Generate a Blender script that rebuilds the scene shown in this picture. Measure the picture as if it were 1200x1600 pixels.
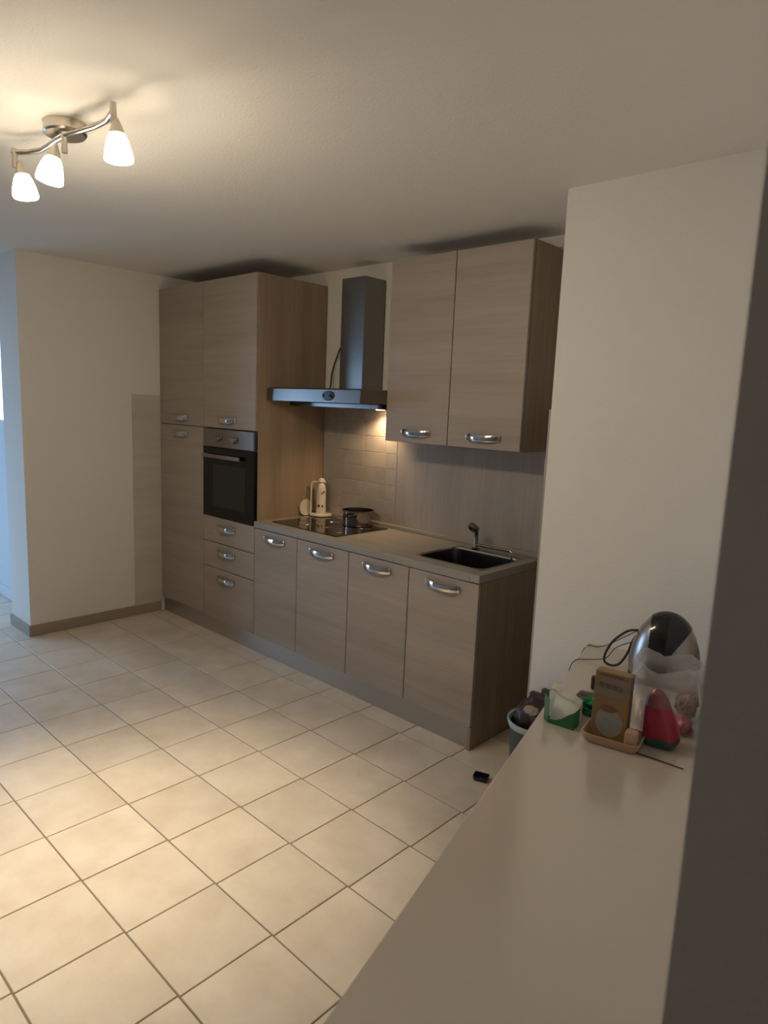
import bpy, bmesh, math, random
from mathutils import Vector, Matrix, noise

random.seed(7)
for o in list(bpy.data.objects):
    bpy.data.objects.remove(o, do_unlink=True)
scn = bpy.context.scene
COL = scn.collection

# ------------------------------------------------------------------ camera
CAM = Vector((1.7340, -2.5405, 1.6347))
YAW, PITCH, ROLL, FPX = 0.74883, -0.15513, 0.041314, 1047.64
d = Vector((-math.sin(YAW)*math.cos(PITCH), math.cos(YAW)*math.cos(PITCH), math.sin(PITCH)))
r = d.cross(Vector((0, 0, 1))).normalized(); u = r.cross(d)
r2 = r*math.cos(ROLL) + u*math.sin(ROLL); u2 = -r*math.sin(ROLL) + u*math.cos(ROLL)
cd = bpy.data.cameras.new('camera')
cam = bpy.data.objects.new('camera', cd); COL.objects.link(cam)
cam.matrix_world = Matrix(((r2.x, u2.x, -d.x, CAM.x), (r2.y, u2.y, -d.y, CAM.y), (r2.z, u2.z, -d.z, CAM.z), (0, 0, 0, 1)))
cd.sensor_fit = 'HORIZONTAL'; cd.sensor_width = 36.0; cd.lens = FPX/1200*36.0
cd.clip_start = 0.02
cd.dof.use_dof = True; cd.dof.focus_distance = 3.6; cd.dof.aperture_fstop = cd.lens/3.2
scn.camera = cam

# ------------------------------------------------------------------ world (overcast daylight outside the windows)
w = bpy.data.worlds.new('daylight'); scn.world = w; w.use_nodes = True
bg = w.node_tree.nodes['Background']
bg.inputs[0].default_value = (0.37, 0.63, 1.0, 1); bg.inputs[1].default_value = 7.5

vs = scn.view_settings
vs.view_transform = 'Standard'; vs.look = 'None'; vs.gamma = 1.0; vs.use_curve_mapping = False
vs.exposure = 0.05

# window in the far left wall: portal guiding the daylight sampling
WX, WY0, WY1, WZ0, WZ1 = -4.8, -3.2, -1.3, 0.10, 2.2
pl = bpy.data.lights.new('window_portal', 'AREA'); pl.shape = 'RECTANGLE'
pl.size = WZ1-WZ0; pl.size_y = WY1-WY0; pl.cycles.is_portal = True
po = bpy.data.objects.new('window_portal', pl); COL.objects.link(po)
po.location = (WX-0.02, (WY0+WY1)/2, (WZ0+WZ1)/2); po.rotation_euler = (0, -math.pi/2, 0)

LAMP_WIDE_W = 9.6      # wide light from the mouth of each ceiling spot
LAMP_BEAM_W = 76.0      # reflector beam of each ceiling spot
LAMP_SHADE_E = 17.0     # glow of each frosted shade
LAMP_COL = (1.0, 0.855, 0.62)
HOOD_W = 11.0

# ------------------------------------------------------------------ materials
MATS = {}
def newmat(name):
    m = bpy.data.materials.new(name); m.use_nodes = True
    nt = m.node_tree; b = nt.nodes['Principled BSDF']
    MATS[name] = m
    return m, nt, b
def N(nt, t, **kw):
    n = nt.nodes.new(t)
    for k, v in kw.items(): setattr(n, k, v)
    return n
def plain(name, col, rough=0.5, metal=0.0, bump=0.0, bscale=60, var=0.06, **kw):
    m, nt, b = newmat(name)
    tc = N(nt, 'ShaderNodeTexCoord')
    nz = N(nt, 'ShaderNodeTexNoise'); nz.inputs['Scale'].default_value = bscale; nz.inputs['Detail'].default_value = 3
    nt.links.new(tc.outputs['Object'], nz.inputs['Vector'])
    mx = N(nt, 'ShaderNodeMix', data_type='RGBA')
    mx.inputs[6].default_value = (*[c*(1-var) for c in col], 1); mx.inputs[7].default_value = (*[min(1, c*(1+var)) for c in col], 1)
    nt.links.new(nz.outputs['Fac'], mx.inputs[0]); nt.links.new(mx.outputs[2], b.inputs['Base Color'])
    b.inputs['Roughness'].default_value = rough; b.inputs['Metallic'].default_value = metal
    if bump:
        bp = N(nt, 'ShaderNodeBump'); bp.inputs['Strength'].default_value = bump; bp.inputs['Distance'].default_value = 0.004
        nt.links.new(nz.outputs['Fac'], bp.inputs['Height']); nt.links.new(bp.outputs[0], b.inputs['Normal'])
    for k, v in kw.items(): b.inputs[k].default_value = v
    return m
def wood(name, dark, light, axis, scale=2.2, rough=0.45):
    """streaky laminate, grain running along axis ('x','y','z')"""
    m, nt, b = newmat(name)
    tc = N(nt, 'ShaderNodeTexCoord'); oi = N(nt, 'ShaderNodeObjectInfo')
    mp = N(nt, 'ShaderNodeMapping')
    s = [22.0, 22.0, 22.0]; s['xyz'.index(axis)] = 0.9
    mp.inputs['Scale'].default_value = s
    ad = N(nt, 'ShaderNodeVectorMath', operation='ADD')
    ml = N(nt, 'ShaderNodeVectorMath', operation='SCALE'); 
    cx = N(nt, 'ShaderNodeCombineXYZ')
    for i in range(3): nt.links.new(oi.outputs['Random'], cx.inputs[i])
    nt.links.new(cx.outputs[0], ml.inputs[0]); ml.inputs['Scale'].default_value = 37.0
    nt.links.new(tc.outputs['Object'], ad.inputs[0]); nt.links.new(ml.outputs[0], ad.inputs[1])
    nt.links.new(ad.outputs[0], mp.inputs['Vector'])
    n1 = N(nt, 'ShaderNodeTexNoise'); n1.inputs['Scale'].default_value = scale; n1.inputs['Detail'].default_value = 6; n1.inputs['Roughness'].default_value = 0.65; n1.inputs['Distortion'].default_value = 0.4
    n2 = N(nt, 'ShaderNodeTexNoise'); n2.inputs['Scale'].default_value = 0.35; n2.inputs['Detail'].default_value = 2
    nt.links.new(mp.outputs[0], n1.inputs['Vector']); nt.links.new(mp.outputs[0], n2.inputs['Vector'])
    av = N(nt, 'ShaderNodeMath', operation='ADD'); nt.links.new(n1.outputs['Fac'], av.inputs[0]); nt.links.new(n2.outputs['Fac'], av.inputs[1])
    rp = N(nt, 'ShaderNodeMapRange'); rp.inputs['From Min'].default_value = 0.65; rp.inputs['From Max'].default_value = 1.35
    nt.links.new(av.outputs[0], rp.inputs['Value'])
    mx = N(nt, 'ShaderNodeMix', data_type='RGBA'); mx.inputs[6].default_value = (*dark, 1); mx.inputs[7].default_value = (*light, 1)
    nt.links.new(rp.outputs[0], mx.inputs[0]); nt.links.new(mx.outputs[2], b.inputs['Base Color'])
    bp = N(nt, 'ShaderNodeBump'); bp.inputs['Strength'].default_value = 0.12; bp.inputs['Distance'].default_value = 0.002
    nt.links.new(n1.outputs['Fac'], bp.inputs['Height']); nt.links.new(bp.outputs[0], b.inputs['Normal'])
    b.inputs['Roughness'].default_value = rough
    return m
def tilemat(name, c1, c2, scale, rough, rnd=0.10):
    m, nt, b = newmat(name)
    tc = N(nt, 'ShaderNodeTexCoord'); oi = N(nt, 'ShaderNodeObjectInfo')
    cx = N(nt, 'ShaderNodeCombineXYZ')
    for i in range(3): nt.links.new(oi.outputs['Random'], cx.inputs[i])
    sc_ = N(nt, 'ShaderNodeVectorMath', operation='SCALE'); sc_.inputs['Scale'].default_value = 50.0
    nt.links.new(cx.outputs[0], sc_.inputs[0])
    ad = N(nt, 'ShaderNodeVectorMath', operation='ADD')
    nt.links.new(tc.outputs['Object'], ad.inputs[0]); nt.links.new(sc_.outputs[0], ad.inputs[1])
    nz = N(nt, 'ShaderNodeTexNoise'); nz.inputs['Scale'].default_value = scale; nz.inputs['Detail'].default_value = 6; nz.inputs['Roughness'].default_value = 0.6
    nt.links.new(ad.outputs[0], nz.inputs['Vector'])
    rp = N(nt, 'ShaderNodeMapRange'); rp.inputs['From Min'].default_value = 0.3; rp.inputs['From Max'].default_value = 0.7
    nt.links.new(nz.outputs['Fac'], rp.inputs['Value'])
    mx = N(nt, 'ShaderNodeMix', data_type='RGBA'); mx.inputs[6].default_value = (*c1, 1); mx.inputs[7].default_value = (*c2, 1)
    nt.links.new(rp.outputs[0], mx.inputs[0])
    hs = N(nt, 'ShaderNodeHueSaturation')
    vr = N(nt, 'ShaderNodeMapRange'); vr.inputs['To Min'].default_value = 1-rnd; vr.inputs['To Max'].default_value = 1+rnd
    nt.links.new(oi.outputs['Random'], vr.inputs['Value']); nt.links.new(vr.outputs[0], hs.inputs['Value'])
    nt.links.new(mx.outputs[2], hs.inputs['Color']); nt.links.new(hs.outputs[0], b.inputs['Base Color'])
    bp = N(nt, 'ShaderNodeBump'); bp.inputs['Strength'].default_value = 0.08; bp.inputs['Distance'].default_value = 0.003
    nt.links.new(nz.outputs['Fac'], bp.inputs['Height']); nt.links.new(bp.outputs[0], b.inputs['Normal'])
    b.inputs['Roughness'].default_value = rough
    return m
def emit(name, col, strength):
    m, nt, b = newmat(name)
    b.inputs['Base Color'].default_value = (*col, 1); b.inputs['Emission Color'].default_value = (*col, 1)
    b.inputs['Emission Strength'].default_value = strength
    return m
def film(name, col, opacity, gloss=0.08, trans=0.5, layered=None):
    """thin clear or milky sheet: see-through + milky + shine"""
    m, nt, b = newmat(name)
    nt.nodes.remove(b); out = nt.nodes['Material Output']
    tr = N(nt, 'ShaderNodeBsdfTransparent')
    df = N(nt, 'ShaderNodeBsdfDiffuse'); df.inputs[0].default_value = (*col, 1)
    tl = N(nt, 'ShaderNodeBsdfTranslucent'); tl.inputs[0].default_value = (*col, 1)
    gl = N(nt, 'ShaderNodeBsdfGlossy'); gl.inputs['Roughness'].default_value = 0.12
    tc = N(nt, 'ShaderNodeTexCoord'); nz = N(nt, 'ShaderNodeTexNoise'); nz.inputs['Scale'].default_value = 22; nz.inputs['Detail'].default_value = 4
    nt.links.new(tc.outputs['Object'], nz.inputs['Vector'])
    bp = N(nt, 'ShaderNodeBump'); bp.inputs['Strength'].default_value = 0.25; bp.inputs['Distance'].default_value = 0.004
    nt.links.new(nz.outputs['Fac'], bp.inputs['Height']); nt.links.new(bp.outputs[0], gl.inputs['Normal'])
    m1 = N(nt, 'ShaderNodeMixShader'); m1.inputs[0].default_value = trans
    nt.links.new(df.outputs[0], m1.inputs[1]); nt.links.new(tl.outputs[0], m1.inputs[2])
    m2 = N(nt, 'ShaderNodeMixShader'); m2.inputs[0].default_value = opacity
    nt.links.new(tr.outputs[0], m2.inputs[1]); nt.links.new(m1.outputs[0], m2.inputs[2])
    if layered:      # more folds of film towards the gathered top
        sx = N(nt, 'ShaderNodeSeparateXYZ'); mr = N(nt, 'ShaderNodeMapRange'); nt.links.new(tc.outputs['Object'], sx.inputs[0]); nt.links.new(sx.outputs[2], mr.inputs['Value'])
        mr.inputs['From Min'].default_value = 0.095; mr.inputs['From Max'].default_value = 0.145; mr.inputs['To Min'].default_value = layered; mr.inputs['To Max'].default_value = opacity
        nt.links.new(mr.outputs[0], m2.inputs[0])
    m3 = N(nt, 'ShaderNodeMixShader'); m3.inputs[0].default_value = gloss
    nt.links.new(m2.outputs[0], m3.inputs[1]); nt.links.new(gl.outputs[0], m3.inputs[2])
    nt.links.new(m3.outputs[0], out.inputs[0])
    return m

plain('plaster', (0.76, 0.72, 0.66), 0.9, bump=0.35, bscale=140, var=0.02)
plain('light_block_ground', (0.10, 0.10, 0.09), 0.9)
plain('bounce_cut_wall', (0.42, 0.36, 0.31), 0.9)  # for unseen walls behind the camera, darkened to cut bounce light
plain('ceiling_paint', (0.82, 0.785, 0.73), 0.92, bump=0.25, bscale=120, var=0.02)
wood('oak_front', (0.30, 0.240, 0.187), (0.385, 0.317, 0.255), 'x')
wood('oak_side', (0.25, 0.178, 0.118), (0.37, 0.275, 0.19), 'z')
plain('carcass', (0.30, 0.235, 0.18), 0.6)
plain('gap_dark', (0.05, 0.04, 0.032), 0.8)
wood('worktop_laminate', (0.27, 0.242, 0.205), (0.345, 0.31, 0.262), 'x', rough=0.35)
wood('splash_laminate', (0.33, 0.28, 0.235), (0.43, 0.375, 0.32), 'z', rough=0.4)
wood('strip_laminate', (0.50, 0.45, 0.395), (0.60, 0.545, 0.48), 'y', scale=1.2, rough=0.5)
tilemat('floor_tile', (0.60, 0.505, 0.40), (0.73, 0.645, 0.54), 5.0, 0.42, 0.05)
plain('floor_grout', (0.22, 0.165, 0.12), 0.9, var=0.2)
tilemat('wall_tile', (0.34, 0.295, 0.255), (0.43, 0.38, 0.33), 7.0, 0.35, 0.05)
plain('wall_grout', (0.60, 0.55, 0.48), 0.8)
plain('skirting_tile', (0.33, 0.26, 0.195), 0.5, var=0.08)
plain('chrome', (0.58, 0.56, 0.54), 0.10, 1.0, var=0.01)
plain('dark_chrome', (0.34, 0.27, 0.22), 0.18, 1.0, var=0.02)
plain('brushed_steel', (0.235, 0.222, 0.21), 0.26, 1.0, var=0.03)
plain('satin_aluminium', (0.50, 0.48, 0.45), 0.32, 1.0, var=0.03)
plain('satin_nickel', (0.55, 0.50, 0.44), 0.28, 1.0, var=0.03)
plain('panel_steel', (0.22, 0.185, 0.155), 0.36, 0.7, var=0.03)
plain('black_glass', (0.007, 0.006, 0.006), 0.06, var=0.02, **{'Specular IOR Level': 0.22})
plain('hob_glass', (0.022, 0.014, 0.012), 0.07, var=0.02)
plain('oven_window', (0.022, 0.022, 0.019), 0.10, var=0.02, **{'Specular IOR Level': 0.22})
plain('black_plastic', (0.018, 0.016, 0.017), 0.32, var=0.05)
plain('gloss_black', (0.012, 0.011, 0.014), 0.12, var=0.05)
plain('silver_shell', (0.40, 0.36, 0.33), 0.27, 0.8, var=0.03)
plain('white_table_laminate', (0.53, 0.465, 0.385), 0.17, var=0.012, IOR=2.4)
plain('table_white_paint', (0.66, 0.62, 0.55), 0.5)
plain('ivory_ceramic', (0.72, 0.64, 0.50), 0.35, var=0.03)
plain('brown_paint', (0.09, 0.05, 0.03), 0.5)
plain('pot_steel', (0.40, 0.35, 0.31), 0.16, 1.0, var=0.05)
plain('sink_steel_shaded', (0.17, 0.155, 0.145), 0.24, 1.0, var=0.04)  # darker copy of the sink steel; the bowl's shade is in the colour
plain('sink_rim_steel', (0.50, 0.47, 0.43), 0.20, 1.0, var=0.02)
plain('gold_card', (0.27, 0.165, 0.065), 0.38, 0.25, var=0.12)
plain('gold_card_dark', (0.11, 0.06, 0.042), 0.5, var=0.1)
plain('print_mauve', (0.20, 0.15, 0.115), 0.5, var=0.1)
plain('print_pale', (0.25, 0.245, 0.215), 0.5, var=0.12)
plain('print_brown', (0.17, 0.075, 0.04), 0.5, var=0.1)
plain('print_letter', (0.12, 0.075, 0.045), 0.5)
plain('peach_plastic', (0.42, 0.27, 0.18), 0.35, var=0.06, **{'Subsurface Weight': 0.15})
plain('green_card', (0.010, 0.125, 0.035), 0.4, var=0.1)
plain('white_card', (0.72, 0.74, 0.66), 0.7, var=0.03)
plain('paper_white', (0.62, 0.57, 0.49), 0.8, var=0.05)
plain('green_foil', (0.015, 0.22, 0.075), 0.22, 0.55, var=0.3, bscale=40)
plain('dark_brown', (0.052, 0.028, 0.026), 0.4, var=0.1)
plain('film_pink', (0.22, 0.075, 0.08), 0.3, var=0.3, bscale=40)
plain('red_wrap', (0.36, 0.02, 0.045), 0.25, var=0.25, bscale=25)
plain('green_leaf_wrap', (0.02, 0.07, 0.045), 0.3, var=0.4, bscale=60)
plain('biscuit', (0.30, 0.165, 0.075), 0.7, var=0.5, bscale=55, bump=0.6)
plain('pink_wrap', (0.36, 0.06, 0.08), 0.35, var=0.2)
plain('teal_plastic', (0.33, 0.43, 0.40), 0.35, var=0.04)
plain('bin_dark', (0.028, 0.040, 0.040), 0.4, var=0.1)
plain('bag_paper', (0.36, 0.30, 0.25), 0.8, var=0.2)
plain('bag_brown', (0.036, 0.022, 0.018), 0.45, var=0.25, bscale=20, bump=0.4)
plain('cord_black', (0.02, 0.014, 0.012), 0.5)
plain('cord_brown', (0.10, 0.07, 0.05), 0.6)
plain('stick_wood', (0.06, 0.035, 0.025), 0.6)
plain('pvc_white', (0.62, 0.66, 0.70), 0.4, var=0.02)
plain('socket_white', (0.70, 0.66, 0.58), 0.4)
film('clear_film', (0.60, 0.575, 0.565), 0.66, 0.06, layered=0.10)
film('clear_film_small', (0.80, 0.70, 0.68), 0.45, 0.18)
film('window_glass', (0.9, 0.95, 1.0), 0.02, 0.06)
emit('shade_glow', (1.0, 0.86, 0.64), LAMP_SHADE_E)
emit('hood_bulb', (1.0, 0.72, 0.42), 25.0)

# ------------------------------------------------------------------ mesh builder
class MB:
    def __init__(self): self.bm = bmesh.new()
    def box(self, x0, x1, y0, y1, z0, z1, bev=0.0, seg=2):
        t = bmesh.new(); bmesh.ops.create_cube(t, size=1)
        for v in t.verts:
            v.co = Vector(((x0+x1)/2 + v.co.x*(x1-x0), (y0+y1)/2 + v.co.y*(y1-y0), (z0+z1)/2 + v.co.z*(z1-z0)))
        if bev: bmesh.ops.bevel(t, geom=t.edges[:], offset=bev, segments=seg, affect='EDGES', profile=0.5)
        self.add(t); return self
    def add(self, t):
        me = bpy.data.meshes.new('tmp'); t.to_mesh(me); t.free(); self.bm.from_mesh(me); bpy.data.meshes.remove(me)
    def tube(self, pts, rad, n=10, cap=True, closed=False):
        pts = [Vector(p) for p in pts]; rads = rad if isinstance(rad, (list, tuple)) else [rad]*len(pts)
        bm = self.bm; rings = []; L = len(pts); prev = None
        for i, p in enumerate(pts):
            if closed: t = pts[(i+1) % L]-pts[i-1]
            else: t = pts[min(i+1, L-1)]-pts[max(i-1, 0)]
            t.normalize()
            if prev is None:
                a = Vector((0, 0, 1)) if abs(t.z) < 0.9 else Vector((1, 0, 0))
                nrm = t.cross(a).normalized()
            else:
                nrm = (prev - t*prev.dot(t)).normalized()
            prev = nrm; bi = t.cross(nrm)
            rings.append([bm.verts.new(p + (nrm*math.cos(2*math.pi*k/n)+bi*math.sin(2*math.pi*k/n))*rads[i]) for k in range(n)])
        rng = range(L if closed else L-1)
        for i in rng:
            A, B = rings[i], rings[(i+1) % L]
            for k in range(n): bm.faces.new((A[k], A[(k+1) % n], B[(k+1) % n], B[k]))
        if cap and not closed:
            bm.faces.new(rings[0][::-1]); bm.faces.new(rings[-1])
        return self
    def lathe(self, prof, n=28, sx=1, sy=1, c=(0, 0, 0), M=None, close=True):
        """prof: list of (r,z) bottom to top"""
        bm = self.bm; c = Vector(c); rings = []
        for (rr, z) in prof:
            ring = []
            for k in range(n):
                a = 2*math.pi*k/n; v = Vector((rr*math.cos(a)*sx, rr*math.sin(a)*sy, z))
                if M: v = M @ v
                ring.append(bm.verts.new(v+c))
            rings.append(ring)
        for A, B in zip(rings, rings[1:]):
            for k in range(n): bm.faces.new((A[k], A[(k+1) % n], B[(k+1) % n], B[k]))
        if close:
            if prof[0][0] > 1e-6: bm.faces.new(rings[0][::-1])
            if prof[-1][0] > 1e-6: bm.faces.new(rings[-1])
        return self
    def prism(self, poly, z0, z1):
        bm = self.bm
        a = [bm.verts.new((x, y, z0)) for x, y in poly]; b = [bm.verts.new((x, y, z1)) for x, y in poly]
        n = len(poly)
        for k in range(n): bm.faces.new((a[k], a[(k+1) % n], b[(k+1) % n], b[k]))
        bm.faces.new(a[::-1]); bm.faces.new(b); return self
    def quad(self, *ps):
        self.bm.faces.new([self.bm.verts.new(p) for p in ps]); return self
    def xform(self, M):
        bmesh.ops.transform(self.bm, matrix=M, verts=self.bm.verts[:]); return self
    def build(self, name, mat, parent=None, smooth=False, label=None):
        bm = self.bm
        bmesh.ops.remove_doubles(bm, verts=bm.verts[:], dist=1e-6)
        bmesh.ops.recalc_face_normals(bm, faces=bm.faces[:])
        me = bpy.data.meshes.new(name); bm.to_mesh(me); bm.free()
        me.materials.append(MATS[mat])
        if smooth:
            me.shade_smooth()
            try: me.set_sharp_from_angle(angle=math.radians(40))
            except Exception: pass
        o = bpy.data.objects.new(name, me); COL.objects.link(o)
        if parent: o.parent = parent
        if label: o['label'] = label
        return o
def tag(o, label, cat, group=None):
    o['label'] = label; o['category'] = cat
    if group: o['group'] = group
    return o
def thing(name, label, cat, loc=(0, 0, 0), rz=0.0, group=None):
    o = bpy.data.objects.new(name, None); COL.objects.link(o); o.empty_display_size = 0.1
    o.location = loc; o.rotation_euler = (0, 0, rz)
    return tag(o, label, cat, group)
def struct(o, label=None):
    o['kind'] = 'structure'
    if label: o['label'] = label
    return o

# ------------------------------------------------------------------ dimensions (metres; x along kitchen wall, y into it, z up)
ZC = 2.5106
XL, YL = -2.956, -0.959          # left wall face, its outer corner
XW = -3.303                      # other side of that wall stub
YB = 0.580                       # plaster of the back wall
YF = 0.572                       # face of the cladding
XR = 0.318                       # niche return on the right
YR = -0.03                       # face of right-hand wall
XA, XO = -1.757, -2.357          # oven column
BX = [-1.757, -1.328, -0.881, -0.4366, 0.0]
HP, ZD, ZT = 0.118, 0.838, 0.878
ZS = 1.653                       # top of the wall cladding
XMIN, XMAX, YMIN = -4.8, 2.7, -4.2

# ------------------------------------------------------------------ floor
fl = struct(MB().box(XMIN-0.2, XMAX+0.2, YMIN-0.2, YB+0.2, -0.12, -0.003).build('floor', 'floor_grout'), 'floor laid with square beige tiles and brown joints')
P_ = 0.3183; TX0, TY0 = -0.053, -1.0625
tm = MB().box(-P_/2+0.0026, P_/2-0.0026, -P_/2+0.0026, P_/2-0.0026, -0.01, 0.0, bev=0.0015, seg=1).build('tile', 'floor_tile', fl)
first = True
for i in range(-15, 6):
    for j in range(-7, 5):
        x = TX0+(i+0.5)*P_ - 0.010*0; y = TY0+(j+0.5)*P_
        if x > 1.75 or x < XMIN or y < -3.1: continue
        if y-P_/2 > 0.06 and x < 0.0-P_/2: continue
        if y-P_/2 > YB: continue
        if XW+P_/2 < x < XL-P_/2 and y > YL+P_/2: continue
        if x < XW and y > -0.8+P_/2: continue
        t = tm if first else tm.copy()
        if not first: COL.objects.link(t); t.parent = fl
        first = False
        t.location = (x + (y+1.06)*0.02, y, random.uniform(-0.0004, 0.0004))

# ------------------------------------------------------------------ shell
struct(MB().box(XMIN-0.2, XMAX+0.2, YMIN-0.2, YB+0.3, ZC, ZC+0.12).build('ceiling', 'ceiling_paint'), 'plain off-white ceiling')
wb = struct(MB().box(XL, XR, YB, YB+0.12, 0, ZC).build('wall_back', 'plaster'), 'plaster wall behind the kitchen units')
wl = struct(MB().box(XW, XL, YL, YB+0.12, 0, ZC).build('wall_left', 'plaster'), 'short plaster wall at the left end of the kitchen')
wr = struct(MB().box(XR, XMAX, YR, YB+0.12, 0, ZC).build('wall_right', 'plaster'), 'plaster wall to the right of the kitchen niche')
struct(MB().box(XMAX, XMAX+0.15, YMIN, YR, 0, ZC).build('wall_far_right', 'bounce_cut_wall'))
struct(MB().box(XMIN-0.15, XMAX+0.15, YMIN-0.15, YMIN, 0, ZC).build('wall_front', 'bounce_cut_wall'))
struct(MB().box(XMIN-9, XMIN-0.25, -12, 9, -0.5, -0.3).box(XMIN-0.25, XL, -0.5, 9, -0.5, -0.3).build('ground_light_block', 'light_block_ground'), 'unseen dark ground added outside to block upward daylight')  # unseen, added to keep daylight from below off the ceiling
# far left wall with the window opening
m = MB()
m.box(XMIN-0.2, XMIN, YMIN, WY0, 0, ZC).box(XMIN-0.2, XMIN, WY1, -0.7, 0, ZC)
m.box(XMIN-0.2, XMIN, WY0, WY1, 0, WZ0).box(XMIN-0.2, XMIN, WY0, WY1, WZ1, ZC)
struct(m.build('wall_far_left', 'plaster'))
wi = struct(MB().box(XMIN-0.14, XMIN-0.08, WY0, WY0+0.06, WZ0, WZ1).box(XMIN-0.14, XMIN-0.08, WY1-0.06, WY1, WZ0, WZ1)
            .box(XMIN-0.14, XMIN-0.08, WY0, WY1, WZ0, WZ0+0.06).box(XMIN-0.14, XMIN-0.08, WY0, WY1, WZ1-0.06, WZ1)
            .box(XMIN-0.14, XMIN-0.08, -2.29, -2.21, WZ0+0.06, WZ1-0.06).build('window_1', 'pvc_white'), 'white framed window')
for ya, yb in ((WY0+0.06, -2.29), (-2.21, WY1-0.06)):
    MB().box(XMIN-0.114, XMIN-0.108, ya, yb, WZ0+0.06, WZ1-0.06).build('pane', 'window_glass', wi)
# wall with the glazed door beyond the stub
DX0, DX1, DZ = -4.55, -3.60, 2.42
m = MB().box(XMIN, DX0, -0.8, -0.68, 0, ZC).box(DX1, XW, -0.8, -0.68, 0, ZC).box(DX0, DX1, -0.8, -0.68, DZ, ZC)
struct(m.build('wall_back_passage', 'plaster'))
m = MB().box(DX0, DX0+0.10, -0.79, -0.73, 0, DZ).box(DX1-0.10, DX1, -0.79, -0.73, 0, DZ)
m.box(DX0+0.1, DX1-0.1, -0.79, -0.73, DZ-0.08, DZ).box(DX0+0.1, DX1-0.1, -0.79, -0.73, 2.08, 2.14).box(DX0+0.1, DX1-0.1, -0.79, -0.73, 1.34, 1.42)
m.box(DX0+0.1, DX1-0.1, -0.79, -0.73, 0.012, 0.10)
dr = struct(m.build('door_1', 'pvc_white'), 'white glazed door at the far left')
MB().box(DX0+0.1, DX1-0.1, -0.775, -0.745, 0.10, 1.34).build('panel', 'pvc_white', dr)
MB().box(DX0+0.1, DX1-0.1, -0.763, -0.757, 1.42, 2.08).build('pane', 'window_glass', dr)
MB().box(DX0+0.1, DX1-0.1, -0.763, -0.757, 2.14, DZ-0.08).build('pane', 'window_glass', dr)
# skirting on the stub
struct(MB().box(XL, XL+0.012, YL-0.012, -0.005, 0, 0.075, 0.002).build('baseboard_left', 'skirting_tile'), 'brown tile skirting along the left wall')
struct(MB().box(XW-0.012, XL, YL-0.012, YL, 0, 0.075, 0.002).build('baseboard_end', 'skirting_tile'), 'brown tile skirting on the wall end')
struct(MB().box(XR-0.0, XMAX, YR-0.012, YR, 0, 0.075, 0.002).build('baseboard_right', 'skirting_tile'))
# wall cladding (same height on all three sides of the niche)
o = MB().box(XL, XL+0.008, -0.218, YF, 0.075, ZS).build('cladding_panel', 'strip_laminate', wl, label='greyish cladding strip left of the tall unit')
o = MB().box(-1.063, XR-0.010, YF, YB, ZD-0.05, ZS).build('cladding_panel', 'splash_laminate', wb, label='smooth greyish splashback behind the sink')
o = MB().box(XR-0.010, XR, YR+0.002, YF, 0.0, ZS).build('cladding_panel', 'splash_laminate', wr)
# tiled splashback behind the hob
sp = MB().box(XA+0.001, -1.064, YF+0.003, YB, ZD, ZS).build('splashback_bed', 'wall_grout', wb, label='tiled splashback behind the hob')
xs = [XA+0.002, -1.557, -1.360, -1.163, -1.066]
zs = [ZD+0.01, 0.945, 1.045, 1.146, 1.247, 1.346, 1.446, 1.546, ZS]
tile_cache = {}
for i in range(4):
    for j in range(8):
        wd, hg = xs[i+1]-xs[i], zs[j+1]-zs[j]
        g = 0.0016
        key = (round(wd, 3), round(hg, 3))
        if key not in tile_cache:
            t = MB().box(-wd/2+g, wd/2-g, -0.003, 0.003, -hg/2+g, hg/2-g, 0.0012, 1).build('tile', 'wall_tile', wb)
            tile_cache[key] = t
        else:
            t = tile_cache[key].copy(); COL.objects.link(t); t.parent = wb
        t.location = ((xs[i]+xs[i+1])/2, YF+0.003, (zs[j]+zs[j+1])/2)
# rotated partition beside the white table; its near end is right next to the camera
TA = math.radians(15.34)
T0 = Vector((0.629, -0.158, 0)); EL = Vector((math.sin(TA), -math.cos(TA), 0)); EW = Vector((math.cos(TA), math.sin(TA), 0))
TZ = 0.765
def tp(wd, ln, z=0.0): 
    p = T0+EW*wd+EL*ln; return Vector((p.x, p.y, z))
def xyl(px, py): 
    q = Vector((px, py, 0))-T0; return q.dot(EW), q.dot(EL)
WW, LEND = 0.4315, 2.14
a, b_ = tp(WW, LEND), tp(WW+0.28, LEND)
# continue both long faces to the right wall plane
def on_y(wd, y): 
    ln = (y-(T0+EW*wd).y)/EL.y; return tp(wd, ln)
c_, d_ = on_y(WW+0.28, YR), on_y(WW, YR)
struct(MB().prism([(a.x, a.y), (b_.x, b_.y), (c_.x, c_.y), (d_.x, d_.y)], 0, ZC).build('wall_partition', 'plaster'), 'end of a partition wall close to the camera, in shade')

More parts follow.
